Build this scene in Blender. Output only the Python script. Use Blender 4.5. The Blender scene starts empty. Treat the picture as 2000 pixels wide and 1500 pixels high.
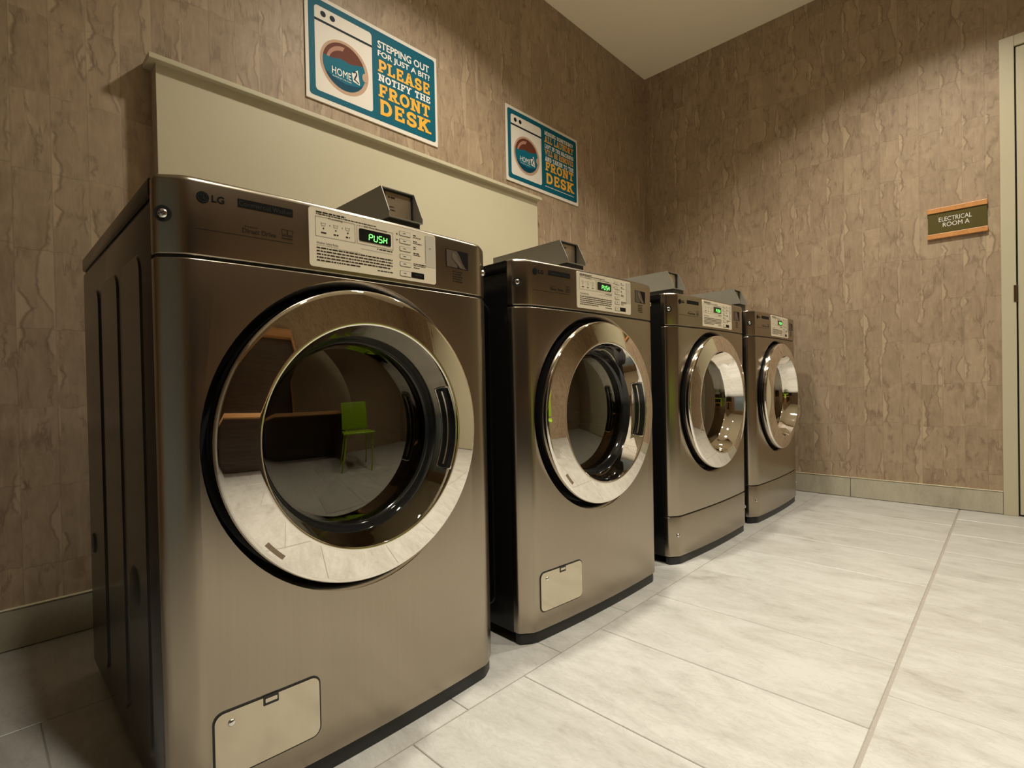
import bpy, bmesh, math, random
from mathutils import Vector, Matrix
random.seed(7)
C = bpy.context.scene.collection
SC = bpy.context.scene

# ------------------------------------------------------------------ camera
def make_camera():
    yaw, pitch, roll, f, sx, sy = 0.7876, -0.0096, -0.0204, 1017.67, -41.75, 10.63
    fw = Vector((math.cos(yaw) * math.cos(pitch), math.sin(yaw) * math.cos(pitch), math.sin(pitch)))
    r = Vector((math.sin(yaw), -math.cos(yaw), 0)); u = r.cross(fw)
    r2 = r * math.cos(roll) + u * math.sin(roll); u2 = -r * math.sin(roll) + u * math.cos(roll)
    cd = bpy.data.cameras.new('camera'); cd.sensor_width = 36; cd.lens = f * 36 / 2000
    cd.shift_x = -sx / 2000; cd.shift_y = sy / 2000; cd.clip_start = 0.02
    o = bpy.data.objects.new('camera', cd); C.objects.link(o)
    M = Matrix((r2, u2, -fw)).transposed().to_4x4(); M.translation = Vector((0.0266, -1.8505, 0.6658))
    o.matrix_world = M
    SC.camera = o
make_camera()

# ------------------------------------------------------------------ world, light, exposure
W_ = bpy.data.worlds.new('world'); SC.world = W_; W_.use_nodes = True
W_.node_tree.nodes['Background'].inputs[0].default_value = (1.0, 0.9, 0.75, 1)
W_.node_tree.nodes['Background'].inputs[1].default_value = 0.05
SC.view_settings.view_transform = 'Standard'; SC.view_settings.look = 'None'
SC.view_settings.exposure = 0.0; SC.view_settings.gamma = 1.0; SC.view_settings.use_curve_mapping = False
ZC = 2.824                                   # ceiling height
LAMPS = [(0.46, -1.95, 15, 80), (1.45, -0.90, 25, 125), (2.60, -1.60, 23, 118), (1.70, -2.00, 7, 95)]   # x, y, power, beam angle
LAMP_COL = (1.0, 0.94, 0.81)
for lx, ly, pw, beam in LAMPS:
    ld = bpy.data.lights.new('downlight_lamp', 'AREA'); ld.shape = 'DISK'; ld.size = 0.13
    ld.energy = pw; ld.color = LAMP_COL; ld.spread = math.radians(beam)
    lo = bpy.data.objects.new('downlight_lamp', ld); C.objects.link(lo); lo.location = (lx, ly, ZC - 0.012)

# ------------------------------------------------------------------ helpers
def link(name, bm, mat, parent=None, smooth=None, kind=None):
    me = bpy.data.meshes.new(name); bmesh.ops.recalc_face_normals(bm, faces=bm.faces); bm.to_mesh(me); bm.free()
    me.materials.append(mat)
    if smooth is not None:
        me.polygons.foreach_set('use_smooth', [True] * len(me.polygons))
        me.set_sharp_from_angle(angle=math.radians(smooth))
    o = bpy.data.objects.new(name, me); C.objects.link(o)
    if parent: o.parent = parent
    if kind: o['kind'] = kind
    return o
def empty(name, loc, rz=0, parent=None):
    o = bpy.data.objects.new(name, None); C.objects.link(o); o.location = loc; o.rotation_euler = (0, 0, rz)
    o.empty_display_size = 0.1
    if parent: o.parent = parent
    return o
def tag(o, label=None, cat=None, group=None):
    if label: o['label'] = label
    if cat: o['category'] = cat
    if group: o['group'] = group
    return o
def box(bm, x0, x1, y0, y1, z0, z1, bev=0.0, seg=2):
    b = bmesh.new()
    v = [b.verts.new(p) for p in ((x0,y0,z0),(x1,y0,z0),(x1,y1,z0),(x0,y1,z0),(x0,y0,z1),(x1,y0,z1),(x1,y1,z1),(x0,y1,z1))]
    for f in ((0,3,2,1),(4,5,6,7),(0,1,5,4),(1,2,6,5),(2,3,7,6),(3,0,4,7)): b.faces.new([v[i] for i in f])
    if bev: bmesh.ops.bevel(b, geom=b.edges[:], offset=bev, segments=seg, affect='EDGES', profile=0.5)
    m = bpy.data.meshes.new('t'); b.to_mesh(m); b.free(); bm.from_mesh(m); bpy.data.meshes.remove(m)
    return bm
def bx(*a, **k): return box(bmesh.new(), *a, **k)
def lathe(bm, prof, n=96, a0=0.0, a1=2 * math.pi, cx=0, cz=0, close=False):
    """profile of (r, y) turned about the y axis through (cx, cz)"""
    full = abs(a1 - a0 - 2 * math.pi) < 1e-6
    rings = []
    for i in range(n if full else n + 1):
        a = a0 + (a1 - a0) * i / n
        rings.append([bm.verts.new((cx + r * math.cos(a), y, cz + r * math.sin(a))) for r, y in prof])
    m = len(rings)
    for i in range(m if full else m - 1):
        A, B = rings[i], rings[(i + 1) % m]
        for j in range(len(prof) if close else len(prof) - 1):
            k = (j + 1) % len(prof)
            bm.faces.new((A[j], A[k], B[k], B[j]))
    bmesh.ops.remove_doubles(bm, verts=bm.verts, dist=1e-6)
    return bm
def tube(bm, pts, rad, n=8, closed=False):
    pts = [Vector(p) for p in pts]; rings = []; L = len(pts)
    up = Vector((0.123, 0.97, 0.21)).normalized()
    for i, p in enumerate(pts):
        a = pts[(i - 1) % L] if (closed or i > 0) else p; b = pts[(i + 1) % L] if (closed or i < L - 1) else p
        t = (b - a).normalized(); s = t.cross(up).normalized(); w = s.cross(t)
        rings.append([bm.verts.new(p + (s * math.cos(2*math.pi*k/n) + w * math.sin(2*math.pi*k/n)) * rad) for k in range(n)])
    for i in range(L if closed else L - 1):
        A, B = rings[i], rings[(i + 1) % L]
        for k in range(n): bm.faces.new((A[k], A[(k+1) % n], B[(k+1) % n], B[k]))
    if not closed:
        bm.faces.new(rings[0]); bm.faces.new(rings[-1])
    return bm
def prism(bm, pts2, f, h0, h1):
    """polygon of (u, v) carried by f(u, v, h) from height h0 to h1"""
    A = [bm.verts.new(f(u, v, h0)) for u, v in pts2]; B = [bm.verts.new(f(u, v, h1)) for u, v in pts2]
    n = len(pts2); bm.faces.new(A[::-1]); bm.faces.new(B)
    for i in range(n): bm.faces.new((A[i], A[(i+1) % n], B[(i+1) % n], B[i]))
    return bm
def rrect(x0, x1, z0, z1, r, seg=5):
    P = []
    for cx, cz, a in ((x1-r, z0+r, -90), (x1-r, z1-r, 0), (x0+r, z1-r, 90), (x0+r, z0+r, 180)):
        for i in range(seg + 1):
            t = math.radians(a + 90 * i / seg); P.append((cx + r * math.cos(t), cz + r * math.sin(t)))
    return P
def circ(cx, cz, r, n=40, rz=None): return [(cx + r * math.cos(2*math.pi*i/n), cz + (rz or r) * math.sin(2*math.pi*i/n)) for i in range(n)]

# ------------------------------------------------------------------ materials
class NT:
    def __init__(s, name):
        s.m = bpy.data.materials.new(name); s.m.use_nodes = True; s.t = s.m.node_tree; s.p = s.t.nodes['Principled BSDF']
    def n(s, typ, **kw):
        nd = s.t.nodes.new(typ)
        for k, v in kw.items():
            if isinstance(k, str) and hasattr(nd, k): setattr(nd, k, v)
        return nd
    def put(s, sock, v):
        if hasattr(v, 'is_output') or isinstance(v, bpy.types.NodeSocket): s.t.links.new(v, sock)
        elif v is not None: sock.default_value = v
    def math(s, op, a, b=None, c=None, clamp=False):
        nd = s.n('ShaderNodeMath', operation=op); nd.use_clamp = clamp
        for i, v in enumerate((a, b, c)): s.put(nd.inputs[i], v)
        return nd.outputs[0]
    def mix(s, f, a, b, blend='MIX'):
        nd = s.n('ShaderNodeMix', data_type='RGBA', blend_type=blend)
        s.put(nd.inputs[0], f); s.put(nd.inputs[6], a); s.put(nd.inputs[7], b); return nd.outputs[2]
    def comb(s, x, y, z):
        nd = s.n('ShaderNodeCombineXYZ')
        for i, v in enumerate((x, y, z)): s.put(nd.inputs[i], v)
        return nd.outputs[0]
    def noise(s, vec, scale, detail=3, rough=0.5, dist=0.0):
        nd = s.n('ShaderNodeTexNoise'); s.put(nd.inputs['Vector'], vec)
        nd.inputs['Scale'].default_value = scale; nd.inputs['Detail'].default_value = detail
        nd.inputs['Roughness'].default_value = rough; nd.inputs['Distortion'].default_value = dist
        return nd.outputs[0]
    def ramp(s, f, stops):
        nd = s.n('ShaderNodeValToRGB'); s.put(nd.inputs[0], f); e = nd.color_ramp.elements
        while len(e) < len(stops): e.new(0.5)
        for i, (p, c) in enumerate(stops): e[i].position = p; e[i].color = (*c, 1) if len(c) == 3 else c
        return nd.outputs[0]
    def step(s, f, a, b):
        nd = s.n('ShaderNodeMapRange'); nd.interpolation_type = 'SMOOTHSTEP'; s.put(nd.inputs[0], f)
        s.put(nd.inputs[1], a); s.put(nd.inputs[2], b); return nd.outputs[0]
    def bump(s, h, strength=0.2, dist=0.002):
        nd = s.n('ShaderNodeBump'); nd.inputs['Strength'].default_value = strength; nd.inputs['Distance'].default_value = dist
        s.put(nd.inputs['Height'], h); s.t.links.new(nd.outputs[0], s.p.inputs['Normal'])
    def base(s, v): s.put(s.p.inputs['Base Color'], v if not isinstance(v, tuple) else (*v, 1)[:4])
    def set(s, **k):
        for a, v in k.items(): s.p.inputs[a.replace('_', ' ')].default_value = v
def plain(name, col, rough=0.5, metal=0.0, spec=0.5, coat=0.0, var=0.06, sc=30):
    m = NT(name); g = m.n('ShaderNodeNewGeometry'); tc = m.n('ShaderNodeTexCoord')
    f = m.noise(tc.outputs['Object'], sc, 3)
    m.base(m.mix(f, (*[c * (1 - var) for c in col], 1), (*[min(1, c * (1 + var)) for c in col], 1)))
    m.set(Roughness=rough, Metallic=metal); m.p.inputs['Specular IOR Level'].default_value = spec
    if coat: m.p.inputs['Coat Weight'].default_value = coat; m.p.inputs['Coat Roughness'].default_value = 0.08
    return m.m
def emit(name, col, st):
    m = NT(name); m.base((0.01, 0.01, 0.01)); m.p.inputs['Emission Color'].default_value = (*col, 1); m.p.inputs['Emission Strength'].default_value = st
    return m.m

def mat_wallpaper():
    m = NT('bark_wallpaper'); tc = m.n('ShaderNodeTexCoord'); sp = m.n('ShaderNodeSeparateXYZ'); m.t.links.new(tc.outputs['Object'], sp.inputs[0])
    u = m.math('SUBTRACT', sp.outputs[0], sp.outputs[1]); z = sp.outputs[2]
    CW, RH = 0.0815, 0.2125
    P = m.comb(u, 0.0, z)
    cu = m.math('DIVIDE', m.math('ADD', u, 20 * CW - 0.031), CW); ci = m.math('FLOOR', cu); fu = m.math('FRACT', cu)
    # row breaks jump a little from column to column
    wj = m.n('ShaderNodeTexWhiteNoise', noise_dimensions='1D'); m.put(wj.inputs['W'], ci)
    rz = m.math('DIVIDE', m.math('ADD', z, m.math('MULTIPLY', wj.outputs[0], 0.03)), RH)
    rz = m.math('ADD', rz, m.math('MULTIPLY', m.math('SUBTRACT', m.noise(m.comb(m.math('MULTIPLY', u, 30.0), 0.0, m.math('MULTIPLY', z, 2.0)), 1.0, 3), 0.5), 0.10))
    ri = m.math('FLOOR', rz); fz = m.math('FRACT', rz)
    wn = m.n('ShaderNodeTexWhiteNoise', noise_dimensions='3D'); m.put(wn.inputs['Vector'], m.comb(ci, ri, 3.0))
    tone = wn.outputs[0]
    # stretched grain
    grain = m.noise(m.comb(m.math('MULTIPLY', u, 7.0), m.math('MULTIPLY', tone, 9.0), z), 11.0, 6, 0.62, 0.5)
    blot = m.noise(m.comb(m.math('MULTIPLY', u, 2.2), m.math('MULTIPLY', tone, 4.0), m.math('MULTIPLY', z, 1.3)), 9.0, 5, 0.65, 0.8)
    base = m.ramp(m.math('ADD', m.math('MULTIPLY', grain, 0.45), m.math('MULTIPLY', blot, 0.55)),
                  [(0.28, (0.165, 0.125, 0.090)), (0.45, (0.262, 0.203, 0.148)), (0.62, (0.335, 0.268, 0.198)), (0.8, (0.42, 0.345, 0.262))])
    base = m.mix(m.math('MULTIPLY', m.math('SUBTRACT', tone, 0.3), 0.40, clamp=True), base, (0.40, 0.33, 0.25, 1))
    tn2 = m.n('ShaderNodeTexWhiteNoise', noise_dimensions='3D'); m.put(tn2.inputs['Vector'], m.comb(ci, ri, 8.0))
    base = m.mix(m.math('MULTIPLY', tn2.outputs[0], 0.30), base, (0.215, 0.165, 0.118, 1))
    # jagged, paler slivers beside the column joints
    jag = m.noise(m.comb(m.math('MULTIPLY', ci, 3.7), 0.0, m.math('MULTIPLY', z, 1.0)), 5.2, 4, 0.52, 0.15)
    fine = m.noise(m.comb(m.math('MULTIPLY', ci, 1.7), 5.0, z), 22.0, 3, 0.5)
    wid = m.math('ADD', m.math('MULTIPLY', m.math('SUBTRACT', jag, 0.52), 2.3), m.math('MULTIPLY', m.math('SUBTRACT', fine, 0.5), 0.12))
    sl = m.step(m.math('SUBTRACT', wid, fu), -0.02, 0.03)
    edge = m.math('SUBTRACT', 1.0, m.step(m.math('ABSOLUTE', m.math('SUBTRACT', wid, fu)), 0.0, 0.085))
    edge = m.math('MULTIPLY', edge, m.step(wid, 0.03, 0.10))
    jag2 = m.noise(m.comb(m.math('MULTIPLY', ci, 5.1), 2.0, m.math('MULTIPLY', z, 1.0)), 3.6, 4, 0.5, 0.15)
    wid2 = m.math('ADD', m.math('MULTIPLY', m.math('SUBTRACT', jag2, 0.52), 2.4), m.math('MULTIPLY', m.math('SUBTRACT', fine, 0.5), 0.12))
    fu2 = m.math('SUBTRACT', 1.0, fu)
    sl2 = m.step(m.math('SUBTRACT', wid2, fu2), -0.02, 0.03)
    edge2 = m.math('MULTIPLY', m.math('SUBTRACT', 1.0, m.step(m.math('ABSOLUTE', m.math('SUBTRACT', wid2, fu2)), 0.0, 0.07)), m.step(wid2, 0.03, 0.10))
    col = m.mix(m.math('MULTIPLY', sl, 0.55), base, (0.42, 0.345, 0.25, 1))
    col = m.mix(m.math('MULTIPLY', sl2, 0.45), col, (0.40, 0.33, 0.25, 1))
    col = m.mix(m.math('MULTIPLY', edge, 0.55), col, (0.125, 0.088, 0.06, 1))
    col = m.mix(m.math('MULTIPLY', edge2, 0.45), col, (0.125, 0.088, 0.06, 1))
    # creases running through the strips
    vec = m.comb(m.math('ADD', m.math('MULTIPLY', u, 13.0), m.math('MULTIPLY', m.math('SUBTRACT', blot, 0.5), 0.9)), m.math('MULTIPLY', tone, 7.0), m.math('ADD', m.math('MULTIPLY', z, 4.2), m.math('MULTIPLY', m.math('SUBTRACT', grain, 0.5), 0.6)))
    vo = m.n('ShaderNodeTexVoronoi', feature='DISTANCE_TO_EDGE'); m.put(vo.inputs['Vector'], vec); vo.inputs['Scale'].default_value = 1.0
    cr = m.math('SUBTRACT', 1.0, m.step(vo.outputs['Distance'], 0.0, 0.07))
    cr = m.math('MULTIPLY', cr, m.step(m.noise(P, 16.0, 2), 0.42, 0.62))
    col = m.mix(m.math('MULTIPLY', cr, 0.55), col, (0.14, 0.10, 0.07, 1))
    # straight joints between strips and rows
    jv = m.math('SUBTRACT', 1.0, m.step(m.math('MINIMUM', fu, fu2), 0.0, 0.035))
    jh = m.math('SUBTRACT', 1.0, m.step(m.math('MINIMUM', fz, m.math('SUBTRACT', 1.0, fz)), 0.0, 0.016))
    col = m.mix(m.math('MULTIPLY', m.math('MAXIMUM', m.math('MULTIPLY', jv, 0.8), m.math('MULTIPLY', jh, m.step(m.noise(P, 12.0, 2), 0.35, 0.6))), 0.42), col, (0.14, 0.105, 0.075, 1))
    m.base(m.mix(1.0, col, (1.28, 1.19, 1.05, 1), 'MULTIPLY')); m.set(Roughness=0.55); m.p.inputs['Specular IOR Level'].default_value = 0.35
    m.bump(m.math('SUBTRACT', grain, m.math('MULTIPLY', m.math('MAXIMUM', cr, edge), 0.6)), 0.25, 0.002)
    return m.m

def mat_tile(name, c0, c1, vein, rough, along='y'):
    m = NT(name); tc = m.n('ShaderNodeTexCoord'); oi = m.n('ShaderNodeObjectInfo'); sp = m.n('ShaderNodeSeparateXYZ'); m.t.links.new(tc.outputs['Object'], sp.inputs[0])
    off = m.math('MULTIPLY', oi.outputs['Random'], 37.0)
    a, b = (2.6, 1.0) if along == 'y' else (1.0, 2.6)
    v = m.comb(m.math('ADD', m.math('MULTIPLY', sp.outputs[0], a), off), m.math('ADD', m.math('MULTIPLY', sp.outputs[1], b), m.math('MULTIPLY', off, 1.7)), m.math('ADD', sp.outputs[2], off))
    n1 = m.noise(v, 3.2, 8, 0.68, 0.9); n2 = m.noise(v, 14.0, 6, 0.7, 0.3); n3 = m.noise(v, 70.0, 3, 0.6)
    f = m.math('ADD', m.math('MULTIPLY', n1, 0.62), m.math('ADD', m.math('MULTIPLY', n2, 0.26), m.math('MULTIPLY', n3, 0.12)))
    col = m.ramp(f, [(0.32, vein), (0.44, c0), (0.56, c1), (0.72, tuple(min(1, c * 1.07) for c in c1))])
    dk = m.noise(v, 6.0, 7, 0.7, 1.6)
    col = m.mix(m.math('MULTIPLY', m.math('SUBTRACT', 1.0, m.step(m.math('ABSOLUTE', m.math('SUBTRACT', dk, 0.5)), 0.0, 0.03)), 0.22), col, (*vein, 1))
    col = m.mix(m.math('MULTIPLY', oi.outputs['Random'], 0.12), col, (*vein, 1))
    m.base(col); m.set(Roughness=rough); m.p.inputs['Specular IOR Level'].default_value = 0.4
    m.bump(f, 0.12, 0.0015)
    return m.m

def mat_brushed(name, col, rough, metal=1.0, aniso=0.0, streak=0.1):
    m = NT(name); tc = m.n('ShaderNodeTexCoord'); sp = m.n('ShaderNodeSeparateXYZ'); m.t.links.new(tc.outputs['Object'], sp.inputs[0])
    s = m.noise(m.comb(m.math('MULTIPLY', sp.outputs[0], 260.0), m.math('MULTIPLY', sp.outputs[1], 260.0), m.math('MULTIPLY', sp.outputs[2], 1.5)), 1.0, 3)
    big = m.noise(tc.outputs['Object'], 3.0, 3)
    m.base(m.mix(s, (*[c * (1 - streak) for c in col], 1), (*[c * (1 + streak) for c in col], 1)))
    m.put(m.p.inputs['Roughness'], m.math('ADD', rough - 0.03, m.math('MULTIPLY', big, 0.06)))
    m.set(Metallic=metal)
    return m.m

def mat_glass(name, tint, reflect=0.10):
    m = NT(name); t = m.t; tr = m.n('ShaderNodeBsdfTransparent'); tr.inputs[0].default_value = (*tint, 1)
    gl = m.n('ShaderNodeBsdfGlossy'); gl.inputs['Color'].default_value = (1, 0.94, 0.80, 1); gl.inputs['Roughness'].default_value = 0.012
    fr = m.n('ShaderNodeFresnel'); fr.inputs[0].default_value = 1.5
    dust = m.noise(m.n('ShaderNodeTexCoord').outputs['Object'], 120.0, 2)
    f = m.math('ADD', m.math('MULTIPLY', fr.outputs[0], 0.9), m.math('ADD', reflect - 0.04, m.math('MULTIPLY', dust, 0.004)), clamp=True)
    mx = m.n('ShaderNodeMixShader'); m.put(mx.inputs[0], f); t.links.new(tr.outputs[0], mx.inputs[1]); t.links.new(gl.outputs[0], mx.inputs[2])
    t.links.new(mx.outputs[0], t.nodes['Material Output'].inputs[0]); return m.m

def mat_wood(name, c0, c1, rough=0.4):
    m = NT(name); tc = m.n('ShaderNodeTexCoord'); sp = m.n('ShaderNodeSeparateXYZ'); m.t.links.new(tc.outputs['Object'], sp.inputs[0])
    n1 = m.noise(m.comb(sp.outputs[0], m.math('MULTIPLY', sp.outputs[1], 14.0), m.math('MULTIPLY', sp.outputs[2], 14.0)), 3.0, 5, 0.6, 0.6)
    m.base(m.ramp(n1, [(0.3, c0), (0.7, c1)])); m.set(Roughness=rough); return m.m

M = {}
M['wallpaper'] = mat_wallpaper()
M['ceiling'] = plain('ceiling_paint', (0.96, 0.87, 0.69), 0.42, spec=0.45, var=0.015, sc=6)
M['beige'] = plain('beige_paint', (0.53, 0.475, 0.330), 0.38, spec=0.4, var=0.02, sc=12)
M['grout'] = plain('grout', (0.30, 0.265, 0.225), 0.85, var=0.12, sc=90)
M['tile'] = mat_tile('floor_tile', (0.410, 0.394, 0.358), (0.482, 0.469, 0.433), (0.268, 0.249, 0.218), 0.34)
M['skirt'] = mat_tile('skirting_tile', (0.44, 0.40, 0.30), (0.50, 0.46, 0.35), (0.35, 0.31, 0.225), 0.4, 'x')
M['steel'] = mat_brushed('graphite_steel', (0.365, 0.315, 0.248), 0.25, streak=0.05)
M['steel_gloss'] = mat_brushed('glossy_graphite', (0.60, 0.54, 0.42), 0.13, streak=0.02)
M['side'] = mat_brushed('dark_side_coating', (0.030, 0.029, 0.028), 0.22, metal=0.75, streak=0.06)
M['lid'] = mat_brushed('lid_metal', (0.72, 0.66, 0.56), 0.33, streak=0.03)
M['black'] = plain('black_plastic', (0.012, 0.012, 0.012), 0.45, var=0.2)
M['blackgloss'] = plain('black_gloss_plastic', (0.010, 0.010, 0.010), 0.08, spec=0.6, var=0.1)
M['chrome'] = plain('chrome', (0.86, 0.82, 0.76), 0.025, 1.0, var=0.01)
M['screw'] = plain('screw_steel', (0.80, 0.78, 0.74), 0.18, 1.0, var=0.1, sc=300)
M['rubber'] = plain('grey_rubber', (0.055, 0.053, 0.050), 0.55, var=0.15)
M['drum'] = mat_brushed('drum_steel', (0.42, 0.38, 0.32), 0.30)
M['glass'] = mat_glass('smoked_door_glass', (0.60, 0.57, 0.50), 0.11)
M['plate'] = plain('cream_panel_print', (0.74, 0.65, 0.49), 0.35, var=0.02)
M['ink'] = plain('dark_ink', (0.028, 0.019, 0.013), 0.6, spec=0.08)
M['ink_soft'] = plain('faint_ink', (0.15, 0.115, 0.075), 0.6, spec=0.08)
M['button'] = plain('button_membrane', (0.72, 0.65, 0.50), 0.35)
M['greyplate'] = plain('grey_panel_print', (0.55, 0.50, 0.40), 0.35, var=0.02)
M['darkprint'] = plain('dark_print', (0.009, 0.007, 0.006), 0.6, spec=0.08)
M['bandtext'] = plain('band_lettering', (0.035, 0.035, 0.034), 0.6, spec=0.08)
M['logo'] = plain('logo_print', (0.006, 0.007, 0.007), 0.6, spec=0.08)
M['logoface'] = plain('logo_face', (0.025, 0.03, 0.03), 0.6, spec=0.08)
M['picto'] = plain('picto_print', (0.115, 0.085, 0.062), 0.4, metal=0.3)
M['picto2'] = plain('picto_print_light', (0.20, 0.165, 0.13), 0.35, metal=0.5)
M['led'] = emit('green_led', (0.18, 1.0, 0.16), 2.6)
M['boxmetal'] = mat_brushed('painted_grey_metal', (0.28, 0.265, 0.22), 0.38, metal=0.35, streak=0.03)
M['boxface'] = mat_brushed('tan_metal_plate', (0.58, 0.47, 0.34), 0.25, metal=0.7, streak=0.03)
M['white'] = plain('poster_white', (0.76, 0.70, 0.61), 0.6, var=0.01, spec=.12)
M['teal'] = plain('poster_teal', (0.004, 0.105, 0.155), 0.55, var=0.05, spec=.12)
M['navy'] = plain('poster_line', (0.012, 0.02, 0.028), 0.6, spec=.12)
M['tan'] = plain('poster_tan', (0.50, 0.33, 0.22), 0.6, spec=.12, var=0.03)
M['brown'] = plain('poster_brown', (0.135, 0.040, 0.022), 0.6, spec=.12, var=0.08)
M['pink'] = plain('poster_pink', (0.42, 0.22, 0.15), 0.6, spec=.12)
M['water'] = plain('poster_water', (0.006, 0.13, 0.19), 0.6, spec=.12, var=0.1)
M['water2'] = plain('poster_deep_water', (0.004, 0.055, 0.10), 0.6, spec=.12, var=0.1)
M['yellow'] = plain('poster_yellow', (0.86, 0.43, 0.035), 0.35, var=0.04)
M['ptext'] = plain('poster_lettering_white', (0.82, 0.79, 0.72), 0.35, var=0.01)
M['olive'] = plain('sign_olive', (0.085, 0.068, 0.010), 0.4, var=0.05)
M['signwood'] = mat_wood('sign_orange_wood', (0.50, 0.205, 0.055), (0.66, 0.31, 0.10))
M['wood'] = mat_wood('counter_wood', (0.42, 0.20, 0.07), (0.60, 0.33, 0.13))
M['darkwood'] = mat_wood('dark_panel_wood', (0.045, 0.03, 0.02), (0.08, 0.052, 0.035))
M['green'] = plain('lime_plastic', (0.27, 0.42, 0.015), 0.3)
M['bluegrey'] = plain('blue_grey_paint', (0.40, 0.50, 0.60), 0.45)
M['hinge'] = plain('bronze_hinge', (0.16, 0.10, 0.05), 0.35, 0.9)
M['lens'] = emit('lamp_lens', (1.0, 0.88, 0.68), 14.0)
M['trimring'] = plain('lamp_trim', (0.75, 0.72, 0.66), 0.4)
M['tag'] = plain('rating_sticker', (0.34, 0.25, 0.17), 0.5, var=0.5, sc=900)

# ------------------------------------------------------------------ lettering
def glyph_mesh(txt, bold=0.0):
    cu = bpy.data.curves.new('t', 'FONT'); cu.body = txt; cu.size = 1.0; cu.offset = bold; cu.resolution_u = 3
    o = bpy.data.objects.new('t', cu); C.objects.link(o)
    dg = bpy.context.evaluated_depsgraph_get(); me = bpy.data.meshes.new_from_object(o.evaluated_get(dg))
    bpy.data.objects.remove(o); bpy.data.curves.remove(cu)
    return me
def text_into(bm, txt, x0, x1, z0, z1, f, h, bold=0.0):
    """built-in lettering fitted to a rectangle, laid on a surface by f(u, v, h)"""
    me = glyph_mesh(txt, bold)
    xs = [v.co.x for v in me.vertices]; ys = [v.co.y for v in me.vertices]
    if not xs: return bm
    a, b, c, d = min(xs), max(xs), min(ys), max(ys)
    n0 = len(bm.verts); bm.from_mesh(me); bpy.data.meshes.remove(me); bm.verts.ensure_lookup_table()
    for v in bm.verts[n0:]:
        u = x0 + (v.co.x - a) / (b - a) * (x1 - x0); w = z0 + (v.co.y - c) / (d - c) * (z1 - z0)
        v.co = f(u, w, h)
    return bm
def dashes(bm, x0, x1, z0, z1, f, h, seed=1):
    rg = random.Random(seed); x = x0; zc = (z0 + z1) / 2; t = (z1 - z0) * .62; unit = (z1 - z0) * .62
    while x < x1 - unit * .3:
        e = min(x1, x + unit * rg.uniform(1.2, 5.0))
        bm.faces.new([bm.verts.new(f(*q, h)) for q in ((x, zc - t / 2), (e, zc - t / 2), (e, zc + t / 2), (x, zc + t / 2))]); x = e + unit * .6
def arc(cx, cy, rx, ry, a0, a1, n=10): return [(cx + rx * math.cos(math.radians(a0 + (a1-a0)*i/n)), cy + ry * math.sin(math.radians(a0 + (a1-a0)*i/n))) for i in range(n+1)]
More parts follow.
